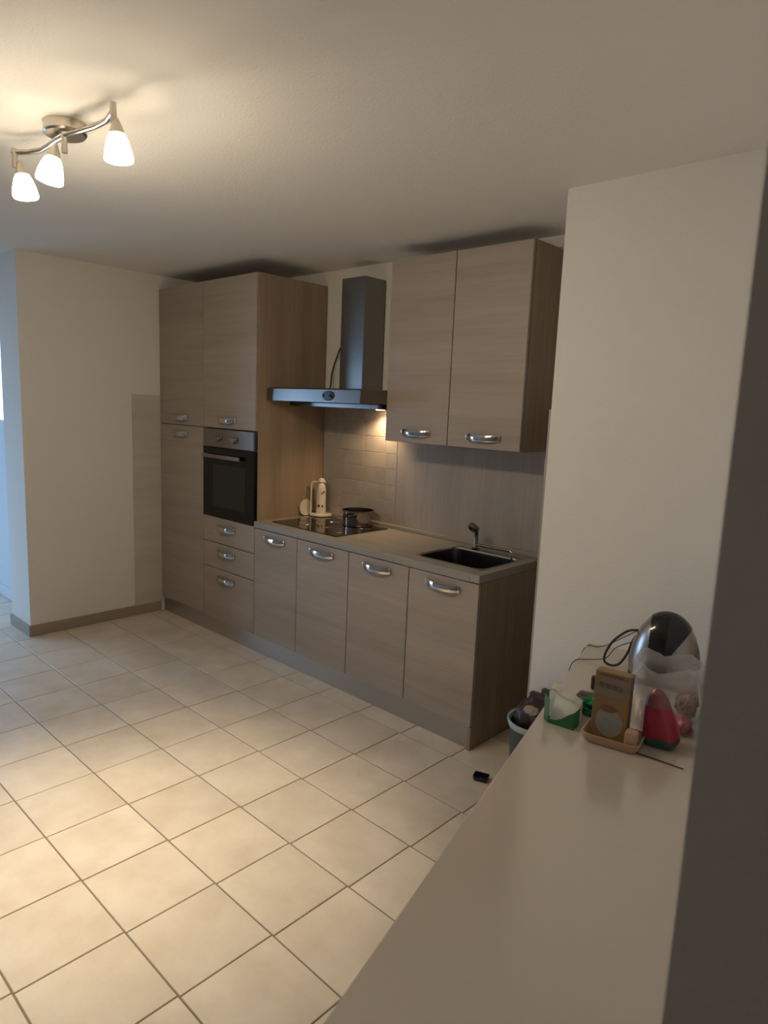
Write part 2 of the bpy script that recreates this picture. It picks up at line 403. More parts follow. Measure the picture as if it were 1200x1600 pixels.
# ------------------------------------------------------------------ handles
def handle(parent, cx, z, y=0.0):
    L, n = 0.098, 22
    m = MB(); bm = m.bm; rows = []
    for i in range(n+1):
        t = -1+2*i/n
        out = 0.004+0.026*(1-abs(t)**2.6)
        hh = 0.0125+0.004*abs(t)                       # half height
        dz = -0.007*(1-t*t)                            # sagging lower edge
        x = cx+t*L
        yo, yi = y-out-0.0045, y-out+0.0015
        sec = [(yo+0.003, z+hh+dz*0.3), (yo, z+hh*0.5+dz*0.6), (yo-0.001, z-hh*0.4+dz), (yo+0.002, z-hh+dz), (yi, z-hh+dz), (yi, z+hh+dz*0.3)]
        rows.append([bm.verts.new((x, a_, b2)) for a_, b2 in sec])
    k = 6
    for A, B in zip(rows, rows[1:]):
        for q in range(k): bm.faces.new((A[q], A[(q+1) % k], B[(q+1) % k], B[q]))
    bm.faces.new(rows[0][::-1]); bm.faces.new(rows[-1])
    for s in (-1, 1):
        m.box(cx+s*L-0.006, cx+s*L+0.006, y-0.010, y, z-0.015, z+0.014, 0.002)
    return m.build('handle', 'chrome', parent, True, label='chrome bow handle')
def door(parent, x0, x1, z0, z1, y=0.0, name='door', hz=None, hx=None):
    g = 0.0024
    o = MB().box(x0+g, x1-g, y, y+0.019, z0+g, z1-g, 0.0012, 1).build(name, 'oak_front', parent)
    if hz is not None: handle(o, hx if hx is not None else (x0+x1)/2, hz, y)
    return o
def carcass(parent, x0, x1, y0, y1, z0, z1, sideR='carcass', shelves=(), zl=None, zr=None):
    t = 0.018; e = 0.0008
    m = MB()
    m.box(x0+e, x0+t, y0, y1, z0, zl or z1).box(x0+t, x1-e-(t if sideR == 'carcass' else t), y1-0.008, y1, z0, z1)
    m.box(x0+t, x1-t, y0, y1-0.008, z0, z0+t)
    for zz in shelves: m.box(x0+t, x1-t, y0+0.001, y1-0.008, zz, zz+t)
    if sideR == 'carcass': m.box(x1-t, x1-e, y0, y1, z0, zr or z1)
    m.build('body', 'carcass', parent)

# ------------------------------------------------------------------ tall units
YC = 0.0205
tall = thing('tall_cabinet', 'tall oak-effect larder cabinet with two doors at the left end', 'cabinet', (0, 0, 0))
carcass(tall, XL+0.009, XO, YC, YF-0.001, HP, 2.414, shelves=(1.44, 2.396))
door(tall, XL+0.009, XO, HP, 1.449, hz=1.390, hx=-2.655)
door(tall, XL+0.009, XO, 1.449, 2.416, hz=1.503, hx=-2.655)
ovc = thing('oven_cabinet', 'tall oak-effect cabinet housing the built-in oven above three drawers', 'cabinet')
carcass(ovc, XO, XA, YC, YF-0.001, HP, 2.414, sideR='x', shelves=(0.826, 1.449, 2.396))
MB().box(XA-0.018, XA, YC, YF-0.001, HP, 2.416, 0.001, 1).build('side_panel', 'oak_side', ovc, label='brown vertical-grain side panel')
door(ovc, XO, XA, 1.449, 2.416, hz=1.507, hx=-2.068)
door(ovc, XO, XA, 0.6625, 0.843, name='drawer', hz=0.775, hx=-2.073)
door(ovc, XO, XA, 0.482, 0.6625, name='drawer', hz=0.602, hx=-2.073)
door(ovc, XO, XA, HP, 0.482, name='drawer', hz=0.417, hx=-2.073)

# oven
ov = thing('built_in_oven', 'built-in oven with black glass door and steel control panel', 'oven', ((XO+XA)/2, 0, 0.845))
x0, x1 = -0.297, 0.297
MB().box(x0+0.03, x1-0.03, 0.024, 0.50, 0.004, 0.597).build('body', 'black_plastic', ov)
cp = MB().box(x0, x1-0.012, -0.004, 0.022, 0.478, 0.599, 0.002).build('control_panel', 'panel_steel', ov)
MB().box(x1-0.011, x1, -0.002, 0.022, 0.478, 0.599, 0.001).build('panel_trim', 'black_plastic', ov)
for kx in (-0.088, 0.088):
    M = Matrix.Rotation(math.pi/2, 4, 'X')
    k = MB().lathe([(0.024, 0.0), (0.024, 0.006), (0.019, 0.010), (0.017, 0.026), (0.014, 0.029)], 24, M=M, c=(kx, -0.004, 0.535)).build('knob', 'dark_chrome', cp, True)
    MB().box(kx-0.0015, kx+0.0015, -0.034, -0.0325, 0.537, 0.550).build('pointer', 'black_plastic', k)
od = MB().box(x0, x1, -0.004, 0.022, 0.0, 0.474, 0.002).build('door', 'black_glass', ov)
MB().box(-0.172, 0.200, -0.0048, -0.0038, 0.075, 0.360).build('window', 'oven_window', od)
hm = MB().box(x0+0.030, 0.168, -0.034, -0.024, 0.404, 0.430, 0.003)
hm.box(x0+0.045, x0+0.060, -0.026, -0.004, 0.408, 0.426).box(0.12, 0.135, -0.026, -0.004, 0.408, 0.426)
hm.build('handle', 'panel_steel', od, label='flat steel bar handle')

# ------------------------------------------------------------------ base units
blabels = ['narrow oak-effect base cabinet next to the oven column, leftmost of four', 'oak-effect base cabinet under the black hob, second from the oven column',
           'oak-effect base cabinet between the hob and the sink, third from the oven column', 'oak-effect base cabinet under the sink with brown end panel']
hcx = [-1.545, -1.105, -0.661, -0.214]
for i in range(4):
    bc = thing('base_cabinet', blabels[i], 'cabinet', group='base cabinets under the worktop')
    xa, xb = BX[i], BX[i+1]
    carcass(bc, xa, xb if i < 3 else -0.019, YC, YF-0.001, HP, ZD-0.001, shelves=(), zl=0.70 if i == 3 else None, zr=0.70 if i >= 2 else None)
    door(bc, xa, xb, HP, ZD-0.003, hz=0.785, hx=hcx[i])
    if i == 3:
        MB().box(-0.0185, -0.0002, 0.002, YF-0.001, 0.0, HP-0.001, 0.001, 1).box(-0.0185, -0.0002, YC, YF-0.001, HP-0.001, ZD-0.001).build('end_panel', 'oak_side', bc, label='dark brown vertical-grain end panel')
pth = MB().box(XL+0.013, -0.0225, 0.018, 0.034, 0.0005, HP-0.002, 0.001, 1).build('plinth', 'satin_aluminium')
tag(pth, 'long satin grey metal plinth along the foot of the kitchen units', 'plinth')

# worktop with a cut-out for the sink
SX0, SX1, SY0, SY1 = -0.485, -0.045, 0.080, 0.485
wk = thing('worktop', 'pale beige laminate worktop running over the base cabinets', 'worktop')
m = MB(); y0, y1 = -0.006, YF-0.001
m.box(XA+0.001, SX0+0.01, y0, y1, ZD, ZT, 0.003).box(SX1-0.01, 0.002, y0, y1, ZD, ZT, 0.003)
m.box(SX0+0.0099, SX1-0.0099, y0, SY0+0.01, ZD, ZT, 0.0).box(SX0+0.0099, SX1-0.0099, SY1-0.01, y1, ZD, ZT, 0.0)
m.build('slab', 'worktop_laminate', wk)
MB().box(XA+0.001, 0.002, YF-0.020, YF-0.0012, ZT, ZT+0.024, 0.004).build('upstand', 'worktop_laminate', wk)

# ------------------------------------------------------------------ hob, pot
hob = thing('induction_hob', 'black glass cooking hob set in the worktop', 'hob', (-1.365, 0.300, ZT+0.0003))
MB().box(-0.300, 0.300, -0.232, 0.215, 0.0, 0.006, 0.002).build('glass_plate', 'hob_glass', hob)
for (hx, hy, hr) in ((-0.15, -0.11, 0.075), (0.15, -0.11, 0.09), (-0.15, 0.11, 0.09), (0.15, 0.11, 0.075)):
    m = MB(); pts = [(hx+hr*math.cos(2*math.pi*k/36), hy+hr*math.sin(2*math.pi*k/36), 0.0062) for k in range(36)]
    m.tube(pts, 0.0008, 4, closed=True).build('cooking_zone', 'dark_chrome', hob)
pot = thing('saucepan', 'steel cooking pot with dark side handles on the hob', 'pot', (-1.258, 0.435, ZT+0.0066))
m = MB().lathe([(0.0, 0.0), (0.090, 0.0), (0.096, 0.004), (0.100, 0.092), (0.103, 0.095), (0.103, 0.098), (0.098, 0.0985), (0.094, 0.006), (0.0, 0.006)], 40, close=False)
m.build('body', 'pot_steel', pot, True)
va = math.atan2(-2.98, 2.99)
for s in (va-0.45, va-0.45+math.pi):
    m = MB(); c, sn = math.cos(s), math.sin(s); pts = []
    for k in range(9):
        q = -1+k/4.0; rr = 0.098+0.034*(1-abs(q)**3); tt = q*0.036
        pts.append((c*rr-sn*tt, sn*rr+c*tt, 0.074))
    m.tube(pts, 0.0085, 8).build('handle', 'black_plastic', pot, True)

# ------------------------------------------------------------------ kitchen roll holder
kr = thing('paper_roll_holder', 'ivory kitchen roll holder with brown motifs in the corner beside the hob', 'roll holder', (-1.664, 0.482, ZT+0.0064), math.radians(38))
MB().lathe([(0.0, 0.0), (0.070, 0.0), (0.076, 0.005), (0.074, 0.012), (0.062, 0.015), (0.0, 0.016)], 36, close=False).build('base', 'ivory_ceramic', kr, True)
col_ = MB().lathe([(0.033, 0.015), (0.033, 0.06), (0.031, 0.066), (0.031, 0.175), (0.028, 0.195), (0.024, 0.210), (0.016, 0.222), (0.018, 0.228), (0.024, 0.232), (0.023, 0.245), (0.013, 0.256), (0.0, 0.259)], 28, close=False).build('column', 'ivory_ceramic', kr, True)
for (aa, zz, ss) in ((-1.9, 0.070, 0.010), (-1.1, 0.068, 0.008), (-2.6, 0.062, 0.008), (-0.9, 0.165, 0.008), (-1.3, 0.155, 0.006)):
    m = MB(); Mx = Matrix.Translation((0.0318*math.cos(aa), 0.0318*math.sin(aa), zz)) @ Matrix.Rotation(aa, 4, 'Z') @ Matrix.Rotation(math.pi/2, 4, 'Y')
    m.lathe([(ss, -0.001), (ss*0.8, 0.002), (0, 0.0024)], 8, M=Mx.to_3x3().to_4x4(), c=Mx.translation, close=False).build('motif', 'brown_paint', col_)
m = MB(); pts = [(-0.070, 0, 0.010), (-0.070, 0, 0.19), (-0.069, 0, 0.214), (-0.063, 0, 0.226), (-0.050, 0, 0.231), (0.028, 0, 0.231)]
m.tube(pts, 0.0055, 8).build('arm', 'ivory_ceramic', kr, True)
# small pale disc leaning on the side panel behind the holder
cp_ = MB(); Mx = Matrix.Rotation(math.radians(86), 4, 'Y')
cp_.lathe([(0.0, 0.0), (0.030, 0.0), (0.055, 0.006), (0.056, 0.009), (0.030, 0.004), (0.0, 0.004)], 30, M=Mx, close=False)
o = cp_.build('disc', 'ivory_ceramic', None, True); o.location = (XA+0.006, 0.415, ZT+0.058)
tag(o, 'small pale saucer leaning upright against the side panel behind the roll holder', 'disc')

# ------------------------------------------------------------------ sink and tap
sk = thing('sink', 'stainless steel sink with single bowl set in the worktop', 'sink', ((SX0+SX1)/2, (SY0+SY1)/2, ZT))
def rrect(hx, hy, rad, n=6):
    pts = []
    for (sx, sy, a0) in ((1, 1, 0), (-1, 1, 90), (-1, -1, 180), (1, -1, 270)):
        for k in range(n+1):
            aa = math.radians(a0+90*k/n); pts.append((sx*(hx-rad)+rad*math.cos(aa), sy*(hy-rad)+rad*math.sin(aa)))
    return pts
def loft(m, loops, cap0=False, cap1=False):
    R_ = [[m.bm.verts.new(p) for p in lp] for lp in loops]; n = len(R_[0])
    for A, B in zip(R_, R_[1:]):
        for k in range(n): m.bm.faces.new((A[k], A[(k+1) % n], B[(k+1) % n], B[k]))
    if cap0: m.bm.faces.new(R_[0][::-1])
    if cap1: m.bm.faces.new(R_[-1])
    return m
hx, hy = (SX1-SX0)/2, (SY1-SY0)/2
def bowl_loop(z, ins, rad): return [(x, y-0.020, z) for x, y in rrect(hx-0.010-ins, hy-0.030-ins, rad)]
outer = [(x, y, 0.0008) for x, y in rrect(hx, hy, 0.03)]
outer2 = [(x, y, 0.0035) for x, y in rrect(hx-0.003, hy-0.003, 0.03)]
loft(MB(), [outer, outer2, bowl_loop(0.003, 0, 0.05), bowl_loop(-0.004, 0.004, 0.05)]).build('rim', 'sink_rim_steel', sk, True)
bw = loft(MB(), [bowl_loop(-0.004, 0.004, 0.05), bowl_loop(-0.13, 0.014, 0.05), bowl_loop(-0.145, 0.03, 0.04), bowl_loop(-0.147, 0.08, 0.03)], cap1=True).build('bowl', 'sink_steel_shaded', sk, True)
MB().lathe([(0.0, -0.1455), (0.030, -0.1455), (0.042, -0.1440), (0.045, -0.1465)], 24, c=(0, -0.02, 0), close=False).build('drain', 'chrome', bw, True)
tpz = ZT+0.0036
tap = thing('mixer_tap', 'dark chrome mixer tap with tilted lever head behind the sink', 'tap', (-0.355, 0.458, tpz))
MB().lathe([(0.022, 0), (0.022, 0.008), (0.015, 0.012), (0.012, 0.016), (0.012, 0.105), (0.014, 0.110), (0.014, 0.125), (0.0, 0.128)], 20, close=False).build('column', 'dark_chrome', tap, True)
Mx = Matrix.Rotation(math.radians(-38), 4, 'Y') @ Matrix.Rotation(math.radians(40), 4, 'X')
MB().lathe([(0.0, -0.010), (0.017, -0.010), (0.022, 0.000), (0.022, 0.030), (0.016, 0.042), (0.0, 0.043)], 20, M=Mx, c=(-0.006, -0.006, 0.112), close=False).build('lever_head', 'dark_chrome', tap, True)
m = MB(); m.tube([(0.008, -0.006, 0.028), (0.06, -0.008, 0.030), (0.16, -0.014, 0.031), (0.215, -0.018, 0.034), (0.236, -0.020, 0.034), (0.247, -0.021, 0.026), (0.250, -0.022, 0.008), (0.250, -0.022, -0.012)], [0.009, 0.009, 0.008, 0.008, 0.008, 0.008, 0.008, 0.008], 10)
m.build('spout', 'sink_rim_steel', tap, True)

# ------------------------------------------------------------------ wall units
ul = ['oak-effect wall cabinet beside the cooker hood', 'oak-effect wall cabinet at the right end with dark side panel']
UX = [-0.9087, -0.4597, -0.0121]; YU = 0.285; ZU0, ZU1 = 1.4435, 2.435
for i in range(2):
    uc = thing('wall_cabinet', ul[i], 'cabinet', group='wall cabinets')
    xa, xb = UX[i], UX[i+1]
    m = MB(); t = 0.018
    last = (i == 1)
    m.box(xa+0.0005, xa+t, YU+0.0205, YF-0.001, ZU0, ZU1).box(xa+t, xb-t, YU+0.0205, YF-0.001, ZU0, ZU0+t)
    m.box(xa+t, xb-t, YU+0.0205, YF-0.001, ZU1-t, ZU1).box(xa+t, xb-t, YF-0.012, YF-0.002, ZU0+t, ZU1-t)
    if not last: m.box(xb-t, xb-0.0005, YU+0.0205, YF-0.001, ZU0, ZU1)
    m.build('body', 'carcass', uc)
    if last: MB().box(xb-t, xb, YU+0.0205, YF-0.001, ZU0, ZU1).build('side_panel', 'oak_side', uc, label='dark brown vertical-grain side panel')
    door(uc, xa, xb, ZU0, ZU1, y=YU, hz=1.503, hx=(-0.678, -0.230)[i])

# ------------------------------------------------------------------ cooker hood
hd = thing('cooker_hood', 'stainless steel chimney cooker hood above the hob', 'cooker hood', (-1.325, YF-0.001, 1.648))
hw = 0.418
m = MB(); D0 = -0.500
prof = [(-hw, D0), (hw, D0), (hw, -0.001), (-hw, -0.001)]
lo = [(x, y, 0.0) for x, y in prof]; hi = [(x, y if y > -0.1 else y+0.004, 0.072) for x, y in prof]
hi2 = [(x*0.99, y if y > -0.1 else y+0.02, 0.080) for x, y in prof]
loft(m, [lo, hi, hi2], True, True)
can = m.build('canopy', 'brushed_steel', hd)
MB().lathe([(0.0, 0), (0.048, 0), (0.050, 0.002), (0.046, 0.005), (0.0, 0.006)], 30, sy=0.56, M=Matrix.Rotation(math.pi/2, 4, 'X'), c=(0.158, D0+0.001, 0.038), close=False).build('control_oval', 'black_plastic', can, True, label='black oval control')
MB().box(-hw+0.02, hw-0.02, D0+0.17, -0.02, -0.030, -0.0005, 0.004).build('filter_box', 'brushed_steel', hd)
MB().box(-0.098, 0.104, -0.178, -0.001, 0.081, 0.755, 0.001, 1).build('chimney', 'brushed_steel', hd)
for sx in (-0.16, 0.16):
    MB().lathe([(0.026, -0.0335), (0.030, -0.0305)], 20, c=(sx, -0.065, 0), close=True).build('lamp_lens', 'hood_bulb' if sx > 0 else 'chrome', hd, label='lit hood lamp' if sx > 0 else 'unlit hood lamp')
ld = bpy.data.lights.new('hood_light', 'SPOT'); ld.energy = HOOD_W; ld.color = (1.0, 0.70, 0.40); ld.shadow_soft_size = 0.035; ld.spot_size = math.radians(128); ld.spot_blend = 0.7
lo_ = bpy.data.objects.new('hood_light', ld); COL.objects.link(lo_); lo_.location = (-1.325+0.16, YF-0.065, 1.648-0.045); lo_.rotation_euler = (0, math.radians(10), 0)
hc = MB(); hc.tube([(-1.60, YF-0.001, 2.012), (-1.601, YF-0.012, 2.008), (-1.615, YF-0.014, 1.98), (-1.655, YF-0.014, 1.90), (-1.675, YF-0.016, 1.84), (-1.665, YF-0.03, 1.78), (-1.655, YF-0.05, 1.7295)], 0.005, 8)
tag(hc.build('hood_cable', 'cord_black', None, True), 'black power cable hanging on the wall left of the hood chimney', 'cable')

# sockets on the niche return (only their edges show past the wall corner)
so = MB().box(XR-0.018, XR-0.0105, YR+0.012, YR+0.085, 1.37, 1.45, 0.003).build('wall_socket', 'socket_white')
tag(so, 'white wall socket on the niche side wall, its edge showing below the wall cabinet', 'socket')
so = MB().box(XR-0.016, XR-0.0105, YR+0.012, YR+0.085, 1.145, 1.20, 0.003).build('wall_socket', 'socket_white')
tag(so, 'white wall socket low on the niche side wall above the sink', 'socket')

# ------------------------------------------------------------------ ceiling lamp
cl = thing('ceiling_lamp', 'satin metal ceiling lamp with curved bar and three lit spot shades', 'ceiling lamp', (-0.705, -1.555, ZC))
LB = Vector((-0.705, -1.555, ZC))
MB().lathe([(0.076, -0.0005), (0.076, -0.030), (0.070, -0.036), (0.0, -0.037)], 36, c=(0.02, 0.0, 0), close=False, sx=1.0, sy=0.86).build('ceiling_plate', 'satin_nickel', cl, True)
def lw(x, y, z): return (x-LB.x, y-LB.y, z-LB.z)
bar = [(-0.930, -1.640, 2.452), (-0.922, -1.628, 2.453), (-0.89, -1.600, 2.454), (-0.83, -1.578, 2.455), (-0.76, -1.578, 2.455), (-0.69, -1.582, 2.455), (-0.62, -1.582, 2.455), (-0.55, -1.566, 2.455), (-0.47, -1.550, 2.455), (-0.40, -1.547, 2.456), (-0.345, -1.556, 2.460), (-0.322, -1.563, 2.463)]
MB().tube([lw(*p) for p in bar], 0.0085, 10).build('bar', 'satin_nickel', cl, True)
MB().tube([lw(-0.69, -1.575, 2.474), lw(-0.69, -1.580, 2.452)], 0.012, 10).build('bar_mount', 'satin_nickel', cl, True)
spots = [((-0.925, -1.632), 2.452, (0.35, 0.25), 2.385), ((-0.628, -1.582), 2.452, (-0.10, -0.55), 2.395), ((-0.322, -1.563), 2.470, (0.10, 0.12), 2.405)]
for (sx, sy), zt_, tilt, zs_ in spots:
    m = MB(); m.tube([lw(sx, sy, zt_+0.012), lw(sx, sy, zt_-0.050)], 0.0095, 10)
    arm = m.build('spot_arm', 'satin_nickel', cl, True)
    dn = Vector((tilt[0]*0.35, tilt[1]*0.35, -1)).normalized()
    q = Vector((0, 0, -1)).rotation_difference(dn).to_matrix().to_4x4()
    top = Vector((sx, sy, zt_-0.040)) + Vector((tilt[0], tilt[1], 0))*0.05
    c = top-LB
    MB().lathe([(0.006, 0.010), (0.011, 0.0), (0.017, -0.016), (0.023, -0.034), (0.021, -0.036)], 20, M=q, c=c, close=True).build('cap', 'satin_nickel', arm, True)
    MB().lathe([(0.022, -0.034), (0.030, -0.050), (0.038, -0.078), (0.042, -0.105), (0.040, -0.108), (0.036, -0.080), (0.028, -0.052), (0.018, -0.036)], 24, M=q, c=c, close=False).build('lamp_shade', 'shade_glow', arm, True, label='glowing frosted glass shade')
    # bulb glow spilling from the mouth of the shade
    sd = bpy.data.lights.new('bulb_light', 'POINT'); sd.energy = LAMP_WIDE_W; sd.color = LAMP_COL; sd.shadow_soft_size = 0.025
    so_ = bpy.data.objects.new('bulb_light', sd); COL.objects.link(so_); so_.location = top + dn*0.118
    # reflector beam
    sd = bpy.data.lights.new('spot_light', 'SPOT'); sd.energy = LAMP_BEAM_W; sd.color = LAMP_COL; sd.shadow_soft_size = 0.03
    sd.spot_size = math.radians(56); sd.spot_blend = 0.95
    so_ = bpy.data.objects.new('spot_light', sd); COL.objects.link(so_); so_.location = top + dn*0.112
    so_.rotation_euler = Vector((0, 0, -1)).rotation_difference(dn).to_euler()

# ------------------------------------------------------------------ white table
tb = thing('narrow_table', 'long narrow white table standing along the partition wall on the right', 'table', T0, -0.0)
tb.rotation_euler = (0, 0, TA)
TW, TL = 0.4285, 1.95
MB().box(0, TW, -TL, 0, TZ-0.032, TZ, 0.004).build('tabletop', 'white_table_laminate', tb)
m = MB().box(0.03, 0.048, -TL+0.04, -0.04, TZ-0.11, TZ-0.033).box(TW-0.048, TW-0.03, -TL+0.04, -0.04, TZ-0.11, TZ-0.033)
m.box(0.048, TW-0.048, -TL+0.04, -TL+0.058, TZ-0.11, TZ-0.033).box(0.048, TW-0.048, -0.058, -0.04, TZ-0.11, TZ-0.033).build('apron', 'table_white_paint', tb)
for wx in (0.049, TW-0.049-0.05):
    for ly in (-0.11, -TL+0.06):
        MB().box(wx, wx+0.05, ly, ly+0.05, 0, TZ-0.033, 0.002).build('leg', 'table_white_paint', tb)

# domed appliance
apw, apl = xyl(0.968, -0.300)
ap = thing('domed_appliance', 'domed black and silver kitchen appliance behind the clear plastic bag', 'appliance', tp(apw, apl, TZ), TA+math.radians(3))
HA, WA, DA = 0.232, 0.114, 0.098
def dome_pt(uu, vv, off=0.0):
    # vv 0 base .. 1 top
    rr = math.sqrt(max(0.0, 1-vv**2.5))*(0.93+0.07*min(1.0, vv/0.2))
    return Vector(((WA*rr+off)*math.cos(uu), (DA*rr+off)*math.sin(uu), HA*vv+off*vv))
def dome(off, keep):
    m = MB(); nu, nv = 200, 120; g = [[None]*nu for _ in range(nv+1)]
    vals = [math.sin(math.pi/2*j/nv) for j in range(nv+1)]
    for j in range(nv+1):
        for i in range(nu): g[j][i] = m.bm.verts.new(dome_pt(2*math.pi*i/nu, vals[j], off))
    for j in range(nv):
        for i in range(nu):
            uu = 2*math.pi*(i+0.5)/nu; vv = (vals[j]+vals[j+1])/2
            if keep(uu, vv): m.bm.faces.new((g[j][i], g[j][(i+1) % nu], g[j+1][(i+1) % nu], g[j+1][i]))
    lone = [v for v in m.bm.verts if not v.link_faces]
    bmesh.ops.delete(m.bm, geom=lone, context='VERTS')
    return m
def band(uu, vv):
    p = dome_pt(uu, vv); s = p.x/WA
    hi_ = 0.08+0.62*max(0, (vv-0.40)/0.45)**1.2
    return (s > -0.44 and s < hi_) or vv > 0.93
dome(0.0, lambda a_, b2: True).build('shell', 'silver_shell', ap, True)
MB_b = dome(0.0022, band); MB_b.build('band', 'gloss_black', ap, True, label='glossy black band over the top')
MB().lathe([(0.0, 0), (0.92, 0), (0.95, 0.006), (0.95, 0.012)], 40, sx=WA*1.02, sy=DA*1.02, close=False).build('foot', 'black_plastic', ap)
# cable loop
def wpt(x, y, z): return Vector((x, y, z))
def spline(pts, n=8):
    out = []
    P4 = [pts[0]]+list(pts)+[pts[-1]]
    for i in range(1, len(P4)-2):
        p0, p1, p2, p3 = P4[i-1:i+3]
        for k in range(n):
            t = k/n
            out.append(0.5*((2*p1)+(-p0+p2)*t+(2*p0-5*p1+4*p2-p3)*t*t+(-p0+3*p1-3*p2+p3)*t**3))
    out.append(pts[-1]); return out
pts = [Vector(p) for p in ((0.890, -0.325, 0.920), (0.858, -0.335, 0.914), (0.831, -0.337, 0.893), (0.802, -0.340, 0.859), (0.782, -0.341, 0.816), (0.778, -0.340, 0.786), (0.789, -0.337, 0.7745), (0.811, -0.334, 0.7735), (0.832, -0.331, 0.788), (0.853, -0.329, 0.828), (0.866, -0.327, 0.874), (0.878, -0.322, 0.902))]
m = MB(); m.tube(spline(pts), 0.0042, 8); o = m.build('power_cable', 'cord_black', None, True)
tag(o, 'thick black cable forming a loop beside the domed appliance', 'cable')
c1 = tp(apw-0.085, apl-0.03, TZ+0.150)
m = MB(); m.tube(spline([c1, c1+Vector((-0.07, -0.02, -0.055)), Vector((0.735, -0.215, TZ+0.035)), Vector((0.680, -0.185, TZ+0.004)), Vector((0.648, -0.195, TZ+0.003)), Vector((0.630, -0.21, TZ-0.03)), Vector((0.625, -0.212, TZ-0.10))]), 0.0018, 6)
tag(m.build('thin_wire', 'cord_brown', None, True), 'thin brown wire from the appliance top to the far table corner', 'wire')
c2 = tp(apw-0.102, apl+0.0, TZ+0.110)
m = MB(); m.tube(spline([c2, c2+Vector((-0.05, -0.02, -0.03)), Vector((0.775, -0.325, TZ+0.022)), Vector((0.715, -0.345, TZ+0.005)), Vector((0.690, -0.372, TZ+0.003)), Vector((0.672, -0.380, TZ-0.03)), Vector((0.668, -0.382, TZ-0.10))]), 0.0018, 6)
tag(m.build('thin_wire', 'cord_brown', None, True), 'thin brown wire passing through the cable loop and over the table edge', 'wire')

# peach tray + gold box
tw, tl = xyl(1.045, -0.850)
tr = thing('peach_tray', 'low peach plastic tray holding the gold box', 'tray', tp(tw, tl, TZ), TA+math.radians(-4))
def rl(hx_, hy_, rad, z): return [(x, y, z) for x, y in rrect(hx_, hy_, rad)]
loft(MB(), [rl(0.068, 0.046, 0.02, 0.0), rl(0.074, 0.052, 0.022, 0.010), rl(0.077, 0.055, 0.022, 0.026), rl(0.073, 0.051, 0.02, 0.026), rl(0.069, 0.047, 0.02, 0.010), rl(0.066, 0.044, 0.02, 0.005)], True, True).build('body', 'peach_plastic', tr, True)
MB().box(0.036, 0.068, -0.045, -0.012, 0.0055, 0.056, 0.005).build('corner_block', 'peach_plastic', tr, True)
bx = thing('gold_box', 'upright gold cardboard box with faded print standing in the peach tray', 'box', tp(tw-0.012, tl-0.005, TZ+0.0062), TA+math.radians(-7))
bx.rotation_euler = (math.radians(-2), 0, TA+math.radians(-7))
bwid, bh, bd = 0.047, 0.185, 0.019
MB().box(-bwid, bwid, -bd, bd, 0, bh, 0.0015, 1).build('carton', 'gold_card', bx)
MB().box(bwid-0.0004, bwid+0.0006, -bd+0.002, bd-0.002, 0.002, bh-0.003).build('side_print', 'gold_card_dark', bx)
yf = -bd
MB().box(-bwid+0.008, bwid-0.006, yf-0.0006, yf+0.0004, 0.115, bh-0.012).build('upper_print', 'print_mauve', bx)
MB().box(-bwid+0.012, bwid-0.020, yf-0.0012, yf-0.0004, bh-0.012, bh-0.007).build('title_bar', 'print_brown', bx)
lw_ = MB(); rng = random.Random(3); x = -0.033
for k in range(7):
    ww = rng.uniform(0.006, 0.008); zb = 0.142-0.0006*k
    lw_.box(x, x+0.0018, yf-0.0014, yf-0.0005, zb, zb+0.013)
    if k % 2 == 0: lw_.box(x+ww-0.0018, x+ww, yf-0.0014, yf-0.0005, zb, zb+0.013)
    lw_.box(x, x+ww, yf-0.0014, yf-0.0005, zb+(0.011 if k % 3 else 0.005), zb+(0.013 if k % 3 else 0.007))
    x += ww+0.0022
lw_.build('lettering', 'print_letter', bx)
M90 = Matrix.Rotation(math.pi/2, 4, 'X')
MB().lathe([(0.036, 0.0), (0.036, 0.0008), (0, 0.0009)], 30, sy=1.12, M=M90, c=(0.001, yf, 0.048), close=False).build('lower_print', 'print_pale', bx)
MB().lathe([(0.021, 0.0), (0.021, 0.0016), (0, 0.0017)], 26, sy=0.45, M=M90, c=(-0.004, yf, 0.085), close=False).build('oval_print', 'print_brown', bx)

# torn green carton
gw, gl_ = xyl(0.893, -0.862)
gc = thing('torn_green_carton', 'small torn open green carton with white inside at the table edge', 'carton', tp(gw, gl_, TZ), TA+math.radians(-9))
m = MB(); bm = m.bm
def slab_poly(m, pts, off):
    off = Vector(off); A = [m.bm.verts.new(p) for p in pts]; B = [m.bm.verts.new(Vector(p)+off) for p in pts]; n = len(pts)
    m.bm.faces.new(A); m.bm.faces.new(B[::-1])
    for k in range(n): m.bm.faces.new((A[k], A[(k+1) % n], B[(k+1) % n], B[k]))
slab_poly(m, [(-0.028, -0.022, 0.001), (0.047, -0.022, 0.001), (0.047, -0.022, 0.052), (0.030, -0.022, 0.040), (0.010, -0.022, 0.022), (-0.010, -0.022, 0.013), (-0.028, -0.022, 0.012)], (0, 0.0015, 0))
slab_poly(m, [(-0.0285, -0.022, 0.001), (-0.0285, -0.022, 0.070), (-0.047, -0.010, 0.082), (-0.047, -0.006, 0.001)], (0.0012, 0.0012, 0))
slab_poly(m, [(-0.047, -0.006, 0.0), (-0.028, -0.022, 0.0), (0.047, -0.022, 0.0), (0.047, 0.022, 0.0), (-0.047, 0.022, 0.0)], (0, 0, 0.0012))
slab_poly(m, [(0.0475, -0.022, 0.001), (0.0475, 0.022, 0.001), (0.0475, 0.022, 0.050), (0.0475, -0.022, 0.052)], (-0.0012, 0, 0))
m.build('green_card', 'green_card', gc)
